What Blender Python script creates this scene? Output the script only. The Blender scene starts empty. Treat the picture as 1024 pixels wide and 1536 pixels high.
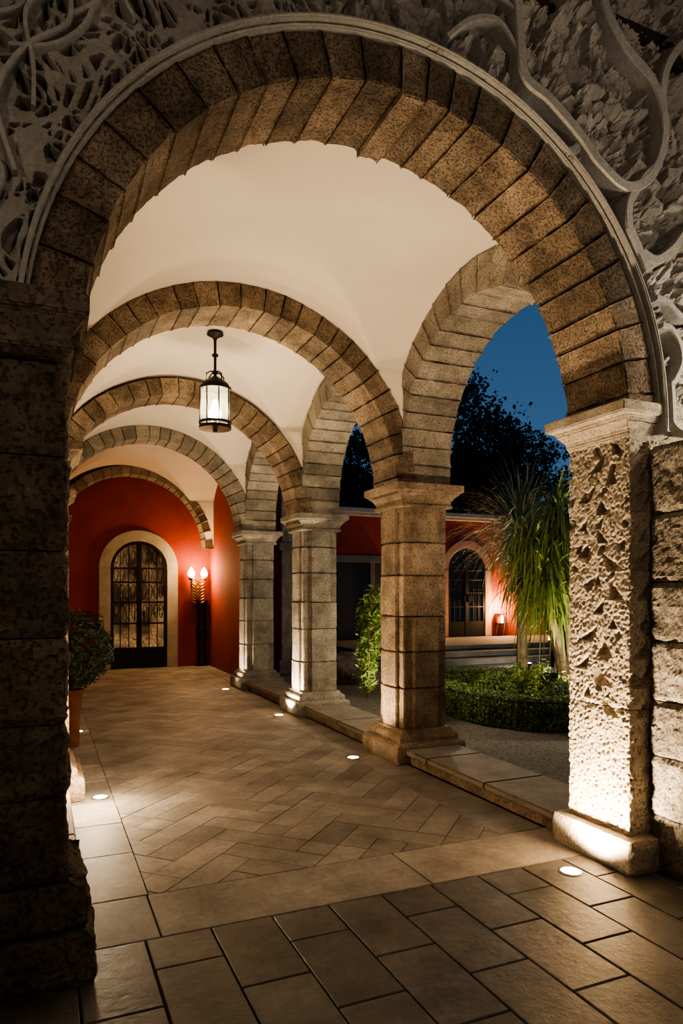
import bpy,bmesh,math,random
from mathutils import Vector,noise,Matrix
rnd=random.Random(7)
sc=bpy.context.scene
pi=math.pi
# ------------------------------------------------------------ helpers
def finish(bm,name,mats,parent=None,smooth=False,recalc=True):
    if recalc: bmesh.ops.recalc_face_normals(bm,faces=bm.faces[:])
    me=bpy.data.meshes.new(name); bm.to_mesh(me); bm.free()
    if not isinstance(mats,(list,tuple)): mats=[mats]
    for m in mats: me.materials.append(m)
    if smooth:
        for p in me.polygons: p.use_smooth=True
    ob=bpy.data.objects.new(name,me); sc.collection.objects.link(ob)
    if parent: ob.parent=parent
    return ob
def merge(bm,t):
    me=bpy.data.meshes.new('t'); t.to_mesh(me); t.free(); bm.from_mesh(me); bpy.data.meshes.remove(me)
def empty(name):
    e=bpy.data.objects.new(name,None); sc.collection.objects.link(e); e.empty_display_size=.1; return e
def box(bm,x0,x1,y0,y1,z0,z1,mi=0):
    v=[bm.verts.new(p) for p in ((x0,y0,z0),(x1,y0,z0),(x1,y1,z0),(x0,y1,z0),(x0,y0,z1),(x1,y0,z1),(x1,y1,z1),(x0,y1,z1))]
    for q in ((0,3,2,1),(4,5,6,7),(0,1,5,4),(1,2,6,5),(2,3,7,6),(3,0,4,7)):
        f=bm.faces.new([v[i] for i in q]); f.material_index=mi
    return v
def bevel(bm,off=.008,seg=1,ang=.5):
    bm.normal_update()
    es=[e for e in bm.edges if len(e.link_faces)==2 and e.calc_face_angle(0)>ang]
    bmesh.ops.bevel(bm,geom=es,offset=off,segments=seg,affect='EDGES',clamp_overlap=True)
def roughen(bm,size=.05,amp=.004):
    # split the long edges so the stones can be given a hewn, uneven surface
    for _ in range(3):
        es=[e for e in bm.edges if e.calc_length()>size]
        if not es: break
        bmesh.ops.subdivide_edges(bm,edges=es,cuts=1,use_grid_fill=True)
    bm.normal_update()
    for v in bm.verts:
        p=v.co; d=noise.noise(p*9)*.9+noise.noise(p*24)*.8+noise.noise(p*60)*.4
        v.co=p+v.normal*amp*d
def wedge(bm,P,a0,a1,r0,r1,w0,w1,n=2,mi=0):
    g=[]
    for i in range(n+1):
        a=a0+(a1-a0)*i/n
        g.append([bm.verts.new(P(a,r,w)) for r,w in ((r0,w0),(r1,w0),(r1,w1),(r0,w1))])
    for i in range(n):
        for k in range(4):
            f=bm.faces.new((g[i][k],g[i][(k+1)%4],g[i+1][(k+1)%4],g[i+1][k])); f.material_index=mi
    for q in (g[0],g[-1][::-1]):
        f=bm.faces.new(q); f.material_index=mi
def loft(bm,secs,mi=0):
    rs=[]
    for x0,x1,y0,y1,z in secs:
        rs.append([bm.verts.new(p) for p in ((x0,y0,z),(x1,y0,z),(x1,y1,z),(x0,y1,z))])
    for a,b in zip(rs,rs[1:]):
        for k in range(4):
            f=bm.faces.new((a[k],a[(k+1)%4],b[(k+1)%4],b[k])); f.material_index=mi
    f=bm.faces.new(rs[0][::-1]); f.material_index=mi
    f=bm.faces.new(rs[-1]); f.material_index=mi
def lathe(bm,prof,c,seg=24,mi=0,cap=True):
    rs=[]
    for r,z in prof:
        rs.append([bm.verts.new((c[0]+r*math.cos(2*pi*i/seg),c[1]+r*math.sin(2*pi*i/seg),c[2]+z)) for i in range(seg)])
    for a,b in zip(rs,rs[1:]):
        for k in range(seg):
            f=bm.faces.new((a[k],a[(k+1)%seg],b[(k+1)%seg],b[k])); f.material_index=mi
    if cap:
        f=bm.faces.new(rs[0][::-1]); f.material_index=mi
        f=bm.faces.new(rs[-1]); f.material_index=mi
def tube(bm,pts,rad,seg=8,mi=0):
    pts=[Vector(p) for p in pts]; rs=[]
    if not isinstance(rad,(list,tuple)): rad=[rad]*len(pts)
    for i,p in enumerate(pts):
        t=(pts[min(i+1,len(pts)-1)]-pts[max(i-1,0)]).normalized()
        u=t.cross(Vector((0,0,1)) if abs(t.z)<.9 else Vector((1,0,0))).normalized(); v=t.cross(u)
        rs.append([bm.verts.new(p+rad[i]*(u*math.cos(2*pi*k/seg)+v*math.sin(2*pi*k/seg))) for k in range(seg)])
    for a,b in zip(rs,rs[1:]):
        for k in range(seg):
            f=bm.faces.new((a[k],a[(k+1)%seg],b[(k+1)%seg],b[k])); f.material_index=mi
    f=bm.faces.new(rs[0]); f.material_index=mi
    f=bm.faces.new(rs[-1][::-1]); f.material_index=mi
def catmull(P,n=10):
    out=[]
    Q=[P[0]]+list(P)+[P[-1]]
    for i in range(1,len(Q)-2):
        for k in range(n):
            t=k/n; a,b,c,d=[Vector(q) for q in Q[i-1:i+3]]
            out.append(.5*((2*b)+(c-a)*t+(2*a-5*b+4*c-d)*t*t+(3*b-a-3*c+d)*t**3))
    out.append(Vector(P[-1])); return out
def sstep(a,b,x):
    t=max(0,min(1,(x-a)/(b-a))); return t*t*(3-2*t)
# ------------------------------------------------------------ materials
def newmat(name):
    m=bpy.data.materials.new(name); m.use_nodes=True
    nt=m.node_tree; b=nt.nodes['Principled BSDF']; return m,nt,b
def N(nt,t,**k):
    n=nt.nodes.new(t)
    for a,v in k.items(): setattr(n,a,v)
    return n
def stone(name,c1,c2,scale=3,bump=.5,dist=.02,rough=.88,isl=(.75,1.15),pits=.0,pitscale=40,fine=60,spec=.3,var=(.72,1.18),rr=(.35,.68),pd=.7):
    m,nt,b=newmat(name); L=nt.links.new
    tc=N(nt,'ShaderNodeTexCoord')
    n1=N(nt,'ShaderNodeTexNoise'); n1.inputs['Scale'].default_value=scale; n1.inputs['Detail'].default_value=6; n1.inputs['Roughness'].default_value=.65
    L(tc.outputs['Object'],n1.inputs['Vector'])
    r=N(nt,'ShaderNodeValToRGB'); r.color_ramp.elements[0].position=rr[0]; r.color_ramp.elements[1].position=rr[1]
    r.color_ramp.elements[0].color=(*c1,1); r.color_ramp.elements[1].color=(*c2,1)
    L(n1.outputs['Fac'],r.inputs['Fac'])
    n2=N(nt,'ShaderNodeTexNoise'); n2.inputs['Scale'].default_value=fine; n2.inputs['Detail'].default_value=5; n2.inputs['Roughness'].default_value=.7
    L(tc.outputs['Object'],n2.inputs['Vector'])
    mr=N(nt,'ShaderNodeMapRange'); mr.inputs['From Min'].default_value=.3; mr.inputs['From Max'].default_value=.7; mr.inputs['To Min'].default_value=var[0]; mr.inputs['To Max'].default_value=var[1]
    L(n2.outputs['Fac'],mr.inputs['Value'])
    ge=N(nt,'ShaderNodeNewGeometry')
    mi=N(nt,'ShaderNodeMapRange'); mi.inputs['To Min'].default_value=isl[0]; mi.inputs['To Max'].default_value=isl[1]
    L(ge.outputs['Random Per Island'],mi.inputs['Value'])
    mul=N(nt,'ShaderNodeMath',operation='MULTIPLY'); L(mr.outputs[0],mul.inputs[0]); L(mi.outputs[0],mul.inputs[1]); fac=mul.outputs[0]
    h=N(nt,'ShaderNodeMath',operation='MULTIPLY_ADD'); h.inputs[1].default_value=.35
    L(n2.outputs['Fac'],h.inputs[0]); L(n1.outputs['Fac'],h.inputs[2]); hh=h.outputs[0]
    if pits>0:
        v=N(nt,'ShaderNodeTexNoise'); v.inputs['Scale'].default_value=pitscale; v.inputs['Detail'].default_value=3
        L(tc.outputs['Object'],v.inputs['Vector'])
        pr=N(nt,'ShaderNodeMapRange'); pr.inputs['From Min'].default_value=.36; pr.inputs['From Max'].default_value=.45; pr.inputs['To Min'].default_value=0; pr.inputs['To Max'].default_value=1
        L(v.outputs['Fac'],pr.inputs['Value'])
        ad=N(nt,'ShaderNodeMath',operation='MULTIPLY_ADD'); ad.inputs[1].default_value=pits; L(pr.outputs[0],ad.inputs[0]); L(hh,ad.inputs[2]); hh=ad.outputs[0]
        pc=N(nt,'ShaderNodeMapRange'); pc.inputs['To Min'].default_value=pd; pc.inputs['To Max'].default_value=1; L(pr.outputs[0],pc.inputs['Value'])
        m2=N(nt,'ShaderNodeMath',operation='MULTIPLY'); L(fac,m2.inputs[0]); L(pc.outputs[0],m2.inputs[1]); fac=m2.outputs[0]
    vm=N(nt,'ShaderNodeVectorMath',operation='SCALE'); L(r.outputs['Color'],vm.inputs[0]); L(fac,vm.inputs['Scale'])
    L(vm.outputs[0],b.inputs['Base Color'])
    b.inputs['Roughness'].default_value=rough
    b.inputs['Specular IOR Level'].default_value=spec
    if bump>0:
        bp=N(nt,'ShaderNodeBump'); bp.inputs['Strength'].default_value=bump; bp.inputs['Distance'].default_value=dist
        L(hh,bp.inputs['Height']); L(bp.outputs[0],b.inputs['Normal'])
    return m
def plain(name,c,rough=.6,metal=0,em=None,es=0):
    m,nt,b=newmat(name); b.inputs['Base Color'].default_value=(*c,1); b.inputs['Metallic'].default_value=metal
    n=N(nt,'ShaderNodeTexNoise'); n.inputs['Scale'].default_value=25
    mr=N(nt,'ShaderNodeMapRange'); mr.inputs['To Min'].default_value=max(0,rough-.1); mr.inputs['To Max'].default_value=min(1,rough+.1)
    nt.links.new(n.outputs['Fac'],mr.inputs['Value']); nt.links.new(mr.outputs[0],b.inputs['Roughness'])
    if em: b.inputs['Emission Color'].default_value=(*em,1); b.inputs['Emission Strength'].default_value=es
    return m
def leafmat(name,c1,c2,rough=.5):
    m,nt,b=newmat(name); ge=N(nt,'ShaderNodeNewGeometry'); r=N(nt,'ShaderNodeValToRGB')
    r.color_ramp.elements[0].color=(*c1,1); r.color_ramp.elements[1].color=(*c2,1)
    nt.links.new(ge.outputs['Random Per Island'],r.inputs['Fac']); nt.links.new(r.outputs[0],b.inputs['Base Color']); b.inputs['Roughness'].default_value=rough
    return m
M_arch=stone('arch_stone',(.16,.112,.073),(.43,.32,.215),4,1,.03,pits=.45,pitscale=85,isl=(.6,1.2),var=(.62,1.25),pd=.65)
M_archg=stone('arch_stone_grey',(.21,.18,.14),(.42,.365,.29),4,.9,.02,pits=.3,pitscale=75,isl=(.7,1.18),pd=.7,var=(.68,1.2))
M_pier=stone('pier_stone',(.22,.155,.10),(.48,.365,.25),5,.9,.018,pits=.35,pitscale=55,isl=(.7,1.18),pd=.7,var=(.68,1.2))
M_pierg=stone('pier_stone_grey',(.22,.19,.155),(.45,.405,.33),5,.9,.018,pits=.3,pitscale=55,isl=(.72,1.15),pd=.72,var=(.68,1.2))
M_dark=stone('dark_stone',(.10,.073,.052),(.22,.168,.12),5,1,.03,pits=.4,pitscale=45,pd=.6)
M_coral=stone('carved_coral_stone',(.36,.295,.21),(.56,.47,.35),6,.8,.01,pits=.4,pitscale=80,isl=(1,1))
M_block=stone('rough_block_stone',(.15,.125,.095),(.33,.285,.22),6,1,.02,pits=.35,pitscale=65,pd=.6)
M_relief=stone('carved_relief_stone',(.28,.25,.21),(.47,.43,.37),4,.7,.010,isl=(1,1),var=(.78,1.15))
M_band=stone('relief_band_stone',(.39,.36,.315),(.49,.455,.405),4,.35,.005,isl=(1,1))
M_mortar=stone('mortar',(.030,.023,.017),(.055,.043,.032),10,.3,.005)
M_vault=stone('vault_plaster',(.60,.525,.43),(.66,.58,.48),.8,.03,.002,isl=(1,1),fine=14,var=(.98,1.02))
M_cream=stone('cream_plaster',(.50,.42,.32),(.58,.49,.38),1.5,.1,.004,isl=(1,1),fine=30,var=(.95,1.05))
M_red=stone('red_plaster',(.22,.030,.016),(.29,.042,.022),1.6,.2,.004,isl=(1,1),fine=40,var=(.9,1.08))
M_herr=stone('diagonal_pavers',(.20,.18,.155),(.42,.38,.33),2.2,.7,.008,rough=.6,isl=(.74,1.14),fine=28,spec=.3,var=(.76,1.14))
M_front=stone('slate_floor_tiles',(.058,.052,.045),(.165,.147,.125),3,.8,.012,rough=.46,isl=(.6,1.35),fine=26,spec=.45)
M_curb=stone('curb_slab_stone',(.28,.24,.19),(.45,.395,.32),4,.5,.01,rough=.7)
M_surr=stone('door_surround_stone',(.34,.31,.25),(.46,.42,.34),4,.3,.006,isl=(.95,1.05))
M_frame=stone('window_frame_stone',(.10,.085,.07),(.15,.13,.11),4,.3,.006,isl=(.95,1.05))
M_gravel=stone('gravel',(.12,.11,.09),(.38,.34,.28),35,1,.03,isl=(1,1),fine=90)
M_terr=stone('terrace_stone',(.10,.095,.085),(.18,.165,.145),4,.4,.01)
M_metal=plain('black_iron',(.018,.015,.013),.45,.7)
M_steel=plain('steel_trim',(.35,.33,.3),.35,.9)
M_bark=stone('bark',(.14,.10,.065),(.32,.24,.16),12,.8,.02)
M_pot=stone('terracotta',(.12,.045,.025),(.18,.065,.035),8,.3,.006)
M_lampglow=plain('lamp_glow',(1,.9,.7),.4,0,(1,.80,.5),16)
M_flame=plain('flame_glow',(1,.7,.3),.4,0,(1,.50,.13),11)
M_bulb=plain('bulb_glow',(1,.9,.7),.4,0,(1,.82,.55),26)
M_orange=plain('orange_glow',(1,.5,.2),.4,0,(1,.35,.1),8)
M_darkglass=plain('dark_glass',(.01,.012,.016),.12,0)
M_dimglass=plain('dim_glass',(.008,.008,.009),.7,0)
def glassmat(name,tint,f=.12):
    m,nt,b=newmat(name); nt.nodes.remove(b); o=nt.nodes['Material Output']
    t=N(nt,'ShaderNodeBsdfTransparent'); t.inputs[0].default_value=(*tint,1)
    g=N(nt,'ShaderNodeBsdfGlossy'); g.inputs['Roughness'].default_value=.08
    d=N(nt,'ShaderNodeBsdfTranslucent'); d.inputs[0].default_value=(.8,.85,.7,1)
    mx=N(nt,'ShaderNodeMixShader'); mx.inputs[0].default_value=f
    m2=N(nt,'ShaderNodeMixShader'); m2.inputs[0].default_value=.08
    nt.links.new(t.outputs[0],mx.inputs[1]); nt.links.new(g.outputs[0],mx.inputs[2]); nt.links.new(mx.outputs[0],m2.inputs[1]); nt.links.new(d.outputs[0],m2.inputs[2]); nt.links.new(m2.outputs[0],o.inputs[0]); return m
M_glass=glassmat('lantern_glass',(.90,.95,.88))
M_doorglow,nt,b=newmat('leaded_glass_painted_glow')  # warm patches of light painted as emission, nothing lit behind the glass
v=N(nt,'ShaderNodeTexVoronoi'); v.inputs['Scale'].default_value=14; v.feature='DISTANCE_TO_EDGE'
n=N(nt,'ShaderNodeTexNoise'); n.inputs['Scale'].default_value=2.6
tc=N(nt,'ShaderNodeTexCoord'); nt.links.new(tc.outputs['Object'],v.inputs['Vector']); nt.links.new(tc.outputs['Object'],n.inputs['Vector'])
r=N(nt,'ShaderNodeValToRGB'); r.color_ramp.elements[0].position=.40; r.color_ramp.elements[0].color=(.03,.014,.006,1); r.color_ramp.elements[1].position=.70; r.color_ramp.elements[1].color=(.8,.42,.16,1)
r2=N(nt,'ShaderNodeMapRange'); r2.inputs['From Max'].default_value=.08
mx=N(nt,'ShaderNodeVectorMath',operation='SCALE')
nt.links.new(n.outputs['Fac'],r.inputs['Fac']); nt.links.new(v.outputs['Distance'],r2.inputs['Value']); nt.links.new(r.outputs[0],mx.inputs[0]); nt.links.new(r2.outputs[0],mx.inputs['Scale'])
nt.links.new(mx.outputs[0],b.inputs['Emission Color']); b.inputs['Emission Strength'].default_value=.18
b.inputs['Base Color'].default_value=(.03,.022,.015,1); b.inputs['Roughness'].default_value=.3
M_hedge=leafmat('boxwood_leaf',(.05,.10,.02),(.16,.24,.05))
M_shrub=leafmat('shrub_leaf',(.08,.14,.02),(.26,.36,.08))
M_yucca=leafmat('yucca_leaf',(.08,.12,.022),(.25,.31,.075))
M_tree=leafmat('tree_leaf',(.014,.03,.017),(.04,.065,.032),.8)
M_potpl=leafmat('potted_leaf',(.015,.028,.010),(.055,.07,.025))
M_grass=leafmat('plume_grass',(.12,.15,.09),(.26,.28,.18))
M_core=plain('foliage_core',(.012,.022,.006),.9)
# ------------------------------------------------------------ layout numbers
XC=1.52; ZC=2.42; RI=1.375; RO=1.565
XR=2.95; XR2=3.45; XL=.09; XL2=-.38
PY=[(2.80,3.27),(5.40,5.92),(7.95,8.44),(10.50,10.98)]
CAP=2.48
def light(kind,name,loc,energy,col,parent=None,spot=None,blend=.6,target=None,rad=.05):
    l=bpy.data.lights.new(name,kind); l.energy=energy; l.color=col
    if kind=='SPOT': l.spot_size=math.radians(spot); l.spot_blend=blend
    l.shadow_soft_size=rad
    o=bpy.data.objects.new(name,l); sc.collection.objects.link(o); o.location=loc
    if target:
        d=Vector(target)-Vector(loc); o.rotation_euler=d.to_track_quat('-Z','Y').to_euler()
    if parent: o.parent=parent
    return o
WARM=(1,.75,.48); WARM2=(1,.765,.50)
# ------------------------------------------------------------ FLOOR
bm=bmesh.new()
box(bm,-4,8,-3,14.6,-.3,-.018)
fl=finish(bm,'floor',M_mortar)
W=.19;n=3;ca=math.cos(pi/4)
hb=bmesh.new()
for j in range(-80,140):
    for m_ in range(-25,25):
        for typ in (0,1):
            if typ==0: x0=j+2*n*m_; y0=j; x1=x0+n; y1=y0+1
            else: x0=j; y0=j-2*n+1+2*n*m_; x1=x0+1; y1=y0+n
            cx=(x0+x1)/2*W; cy=(y0+y1)/2*W
            wx=cx*ca-cy*ca+1.5; wy=cx*ca+cy*ca+5
            if wx<.2 or wx>3.0 or wy<3.2 or wy>14.6: continue
            parts=[(x0,x1,y0,y1)]
            if rnd.random()<.35:      # some stones are cut shorter
                t=rnd.choice((1,2))
                parts=[(x0,x0+t,y0,y1),(x0+t,x1,y0,y1)] if typ==0 else [(x0,x1,y0,y0+t),(x0,x1,y0+t,y1)]
            for (p0,p1,q0,q1) in parts:
                g=rnd.uniform(.0020,.0038); P=[]
                h=rnd.uniform(-.0015,.001)
                for (a,b_) in ((p0*W+g,q0*W+g),(p1*W-g,q0*W+g),(p1*W-g,q1*W-g),(p0*W+g,q1*W-g)):
                    P.append((a*ca-b_*ca+1.5,a*ca+b_*ca+5))
                vt=[hb.verts.new((p[0],p[1],h)) for p in P]; vb=[hb.verts.new((p[0],p[1],-.02)) for p in P]
                hb.faces.new(vt)
                for k in range(4): hb.faces.new((vb[k],vb[(k+1)%4],vt[(k+1)%4],vt[k]))
for co,no in (((.5,0,0),(-1,0,0)),((2.62,0,0),(1,0,0)),((0,3.54,0),(0,-1,0)),((0,14.35,0),(0,1,0))):
    bmesh.ops.bisect_plane(hb,geom=hb.verts[:]+hb.edges[:]+hb.faces[:],plane_co=co,plane_no=no,clear_outer=True)
finish(hb,'diagonal_paver_field',M_herr,fl)
bm=bmesh.new()
def strip(x0,x1,y0,y1,ln,axis):
    a=(y0 if axis=='y' else x0); e=(y1 if axis=='y' else x1)
    while a<e-.02:
        b_=min(e,a+ln*rnd.uniform(.85,1.15))
        if e-b_<.15: b_=e
        if axis=='y': box(bm,x0+.004,x1-.004,a+.004,b_-.004,-.02,rnd.uniform(-.001,.001))
        else: box(bm,a+.004,b_-.004,y0+.004,y1-.004,-.02,rnd.uniform(-.001,.001))
        a=b_
strip(.2,.5,3.54,14.35,.55,'y'); strip(2.62,2.96,3.54,14.35,.75,'y'); strip(2.96,3.25,11,14.35,.6,'y')
strip(.49,3.4,3.08,3.54,1.25,'x'); strip(-.6,.49,3.08,3.54,.5,'x')
bevel(bm,.003)
finish(bm,'border_pavers',M_herr,fl)
bm=bmesh.new()
x=-3.0;k=0
while x<6:
    w=.285; y=3.08-(0 if k%2 else .26)
    if k%2==0: box(bm,x+.004,x+w-.004,2.82+.004,3.08-.004,-.02,rnd.uniform(-.002,.001))
    while y>-1.5:
        l=.52; box(bm,x+.004,x+w-.004,y-l+.004,y-.004,-.02,rnd.uniform(-.002,.001)); y-=l
    x+=w;k+=1
bevel(bm,.004)
finish(bm,'front_tiles',M_front,fl)
# ------------------------------------------------------------ ARCHES
def transverse(y0,y1,name,xc=XC,zc=ZC,ri=RI,ro=RO,nv=27,mat=M_arch,key=True,lo=0.0,hewn=None):
    bm=bmesh.new(); P=lambda a,r,w:(xc+r*math.cos(a),w,zc+r*math.sin(a))
    wedge(bm,P,-lo,pi+lo,ri+.014,ro-.012,y0+.016,y1-.010,48,1)
    bv=bmesh.new()
    a=-lo
    ws=[rnd.uniform(.8,1.2) for _ in range(nv)]; s=sum(ws)
    for i in range(nv):
        a1=a+(pi+2*lo)*ws[i]/s; dr=rnd.uniform(-.003,.003); dy=rnd.uniform(-.002,.002)
        if key and i==nv//2: dr=-.018; dy=.015
        wedge(bv,P,a+.0034,a1-.0034,ri+dr,ro,y0+rnd.uniform(-.006,.003),y1+dy,3,0)
        a=a1
    bevel(bv,.007,2)
    if hewn: roughen(bv,*hewn)
    merge(bm,bv)
    return finish(bm,name,[mat,M_mortar])
transverse(2.78,3.25,'stone_arch',hewn=(.03,.0055))
transverse(5.40,5.86,'stone_arch',lo=.03,key=False,hewn=(.05,.005))
transverse(7.95,8.40,'stone_arch',lo=.03,key=False,zc=2.385)
transverse(10.5,10.95,'stone_arch',lo=.03,key=False,mat=M_archg)
transverse(13.95,14.34,'stone_arch',xc=1.66,zc=2.40,ri=1.42,ro=1.585,key=False,mat=M_archg)
BAYS=[(3.27,5.40),(5.90,7.95),(8.42,10.50)]
def side(yc,R,x0,x1,name,hewn=None):
    zc=2.65; P=lambda a,r,w:(w,yc+r*math.cos(a),zc+r*math.sin(a))
    bm=bmesh.new(); wedge(bm,P,0,pi,R+.014,R+.255,x0+.014,x1-.014,40,1)
    for s in (-1,1):
        ya,yb=sorted((yc+s*(R+.012),yc+s*(R+.22))); box(bm,x0+.012,x1-.012,ya,yb,2.46,2.66,1)
    bv=bmesh.new(); nv=21
    ws=[rnd.uniform(.85,1.15) for _ in range(nv)]; s=sum(ws); a=0
    for i in range(nv):
        a1=a+pi*ws[i]/s; dr=rnd.uniform(-.004,.004)
        wedge(bv,P,a+.0035,a1-.0035,R+dr,R+.27,x0+rnd.uniform(-.005,.004),x1,3,0); a=a1
    for s in (-1,1):
        ya,yb=sorted((yc+s*R,yc+s*(R+.232))); box(bv,x0,x1,ya,yb,2.482,2.647)
    bevel(bv,.008,2)
    if hewn: roughen(bv,*hewn)
    merge(bm,bv)
    R2=R+.2
    k=28; pts=[(yc+R2*math.cos(pi*i/k),zc+R2*math.sin(pi*i/k)) for i in range(k+1)]
    for (ya,za),(yb,zb) in zip(pts,pts[1:]):
        v=[bm.verts.new(q) for q in ((x0+.03,ya,za),(x0+.03,yb,zb),(x0+.03,yb,4.45),(x0+.03,ya,4.45),(x1-.03,ya,za),(x1-.03,yb,zb),(x1-.03,yb,4.45),(x1-.03,ya,4.45))]
        for q in ((0,1,2,3),(4,5,6,7),(0,1,5,4),(2,3,7,6)):
            f=bm.faces.new([v[t] for t in q]); f.material_index=0
    return finish(bm,name,[M_archg,M_mortar])
for i,(a,b_) in enumerate(BAYS):
    side((a+b_)/2,(b_-a)/2,XR,XR2,'arcade_arch',(.05,.005) if i<2 else None)
    side((a+b_)/2,(b_-a)/2,XL2,XL,'arcade_arch')
# ------------------------------------------------------------ PIERS
def pier(x0,x1,y0,y1,cap,name,mat,rel=.03,hewn=None):
    bm=bmesh.new()
    box(bm,x0+rel+.014,x1-rel-.014,y0+rel+.014,y1-rel-.014,.05,cap,1)
    bv=bmesh.new(); z=.28; top=cap-.2
    while z<top-.02:
        h=rnd.uniform(.26,.42); z1=min(top,z+h)
        if top-z1<.15: z1=top
        j=lambda:rnd.uniform(-.004,.003)
        wx=(x1-x0); wy=(y1-y0)
        box(bv,x0+rel+j(),x1-rel+j(),y0+rel+j(),y1-rel+j(),z+.004,z1-.004)
        box(bv,x0+wx*.24,x1-wx*.24,y0+j(),y1+j(),z+.004,z1-.004)
        box(bv,x0+j(),x1+j(),y0+wy*.24,y1-wy*.24,z+.004,z1-.004)
        z=z1
    bevel(bv,.008,2)
    if hewn: roughen(bv,*hewn)
    def S(o,z): return (x0-o,x1+o,y0-o,y1+o,z)
    b2=bmesh.new()
    loft(b2,[S(.0,cap-.21),S(.015,cap-.205),S(.015,cap-.18),S(.0,cap-.175),S(.005,cap-.15),S(.03,cap-.11),S(.06,cap-.085),S(.06,cap-.075),S(.09,cap-.065),S(.09,cap)])
    loft(b2,[S(.09,0),S(.10,.04),S(.10,.15),S(.085,.17),S(.05,.18),S(.055,.215),S(.04,.24),S(.012,.255),S(.0,.285)])
    bevel(b2,.006,2,.4)
    merge(bm,bv); merge(bm,b2)
    return finish(bm,name,[mat,M_mortar])
for i,(a,b_) in enumerate(PY[1:]):
    pier(XR,XR2,a,b_,CAP,'stone_pier',[M_pier,M_pierg,M_pierg][i],hewn=(.05,.004) if i<2 else None)
    pier(XL2,[.2,.27,.33][i],a,b_,2.60,'stone_pier',M_pier)
def rough(bm,x0,x1,y0,y1,z0,z1,step,fn,mi=0,edge=.012,caps=True):
    per=[]
    def seg(ax,ay,bx,by,nx,ny):
        L=math.hypot(bx-ax,by-ay); n=max(2,int(L/step))
        for i in range(n):
            t=i/n; q=Vector((nx,ny,0)); 
            per.append((ax+(bx-ax)*t,ay+(by-ay)*t,q,min(t,1-t)*L))
    seg(x0,y0,x1,y0,0,-1);seg(x1,y0,x1,y1,1,0);seg(x1,y1,x0,y1,0,1);seg(x0,y1,x0,y0,-1,0)
    nz=max(2,int((z1-z0)/step)); rows=[]
    n=len(per)
    for k in range(nz+1):
        z=z0+(z1-z0)*k/nz; e=min(z-z0,z1-z); row=[]
        for i,(x,y,q,ed) in enumerate(per):
            if ed<1e-6: q=(per[i][2]+per[i-1][2]); 
            d=fn(x,y,z)
            ins=edge*(1-sstep(0,.03,e))+edge*.7*(1-sstep(0,.025,ed))
            row.append(bm.verts.new(Vector((x,y,z))+q*(d-ins)))
        rows.append(row)
    for a,b_ in zip(rows,rows[1:]):
        for i in range(n):
            f=bm.faces.new((a[i],a[(i+1)%n],b_[(i+1)%n],b_[i])); f.material_index=mi
    if caps:
        bm.faces.new(rows[0][::-1]).material_index=mi; bm.faces.new(rows[-1]).material_index=mi
def nz_(x,y,z,s): return noise.noise(Vector((x*s,y*s,z*s)))
# carved ornament: a twisting vine of triangular leaf cut-outs up the shaft over a stippled ground
def carved(x,y,z):
    up=sstep(.78,.86,z)
    hole=0
    if z>.7:
        yc=3.02+.06*math.sin(z*7.5)
        u=(y-yc) if abs(x-2.92)<.03 else (x-3.1)
        for s in (-1,1):
            v=(z*6.2+ (0 if s<0 else .5)); c=math.floor(v); f=v-c
            uu=s*u; jit=noise.cell_vector(Vector((c,s,1)))
            wdt=.135*(1-f)**.9*(.7+.5*jit.x); edge_=.018+.03*jit.y
            a=sstep(edge_,edge_+.012,uu)*(1-sstep(wdt,wdt+.014,uu+.35*(f-.2)*.12))*sstep(.06,.12,f)*(1-sstep(.80,.92,f))
            hole=min(hole,-.05*a)
        w=Vector((nz_(x,y,z,9),nz_(x,z,y,9),nz_(z,y,x,9)))*.3
        d,_=noise.voronoi(Vector((x*10,y*10+z*2,z*9))+w); e=d[1]-d[0]
        hole=min(hole,-.035*sstep(.46,.60,e))
    p2=Vector((x*34,y*34,z*34)); d2,_=noise.voronoi(p2)
    fine=-.011*sstep(.25,.55,d2[1]-d2[0])
    return hole*up+fine+.006*nz_(x,y,z,16)+.006*nz_(x,y,z,55)
def blockd(x,y,z): return .012*nz_(x,y,z,7)+.008*nz_(x,y,z,22)+.005*nz_(x,y,z,60)
bm=bmesh.new()
rough(bm,2.92,3.30,2.80,3.27,.18,.86,.007,carved,edge=.006)
rough(bm,2.92,3.30,2.80,3.27,.865,2.37,.007,carved,edge=.006)
bx=bmesh.new(); box(bx,2.985,3.28,2.87,3.21,.1,2.4,0)
def S(o,z): return (2.92-o,3.32,2.80-o*.6,3.27+o,z)
loft(bx,[S(-.01,2.33),S(.01,2.36),S(.01,2.385),S(.04,2.425),S(.055,2.44),S(.055,2.455),S(.10,2.47),S(.10,2.53)])
bevel(bx,.006,2,.4)
rough(bx,2.85,3.32,2.72,3.34,0,.18,.02,lambda x,y,z:blockd(x,y,z)*.7)
merge(bm,bx)
finish(bm,'carved_stone_pier',[M_coral],smooth=False)
bm=bmesh.new(); z=0
for z1 in (.30,.62,.92,1.24,1.56,1.93,2.30):
    rough(bm,3.05,3.9,1.9,2.79,z+.003,z1-.003,.014,lambda x,y,z:blockd(x,y,z)*1.2,edge=.014); z=z1
box(bm,3.09,3.86,1.94,2.77,0,2.29,1)
finish(bm,'rough_stone_buttress',[M_block,M_mortar],smooth=False)
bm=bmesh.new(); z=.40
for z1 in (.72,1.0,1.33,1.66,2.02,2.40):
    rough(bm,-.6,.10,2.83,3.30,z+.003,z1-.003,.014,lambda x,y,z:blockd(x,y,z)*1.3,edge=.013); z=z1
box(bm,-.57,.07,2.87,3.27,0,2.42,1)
rough(bm,-.68,.20,2.80,3.38,0,.2,.015,lambda x,y,z:blockd(x,y,z)*1.4,edge=.02)
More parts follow.
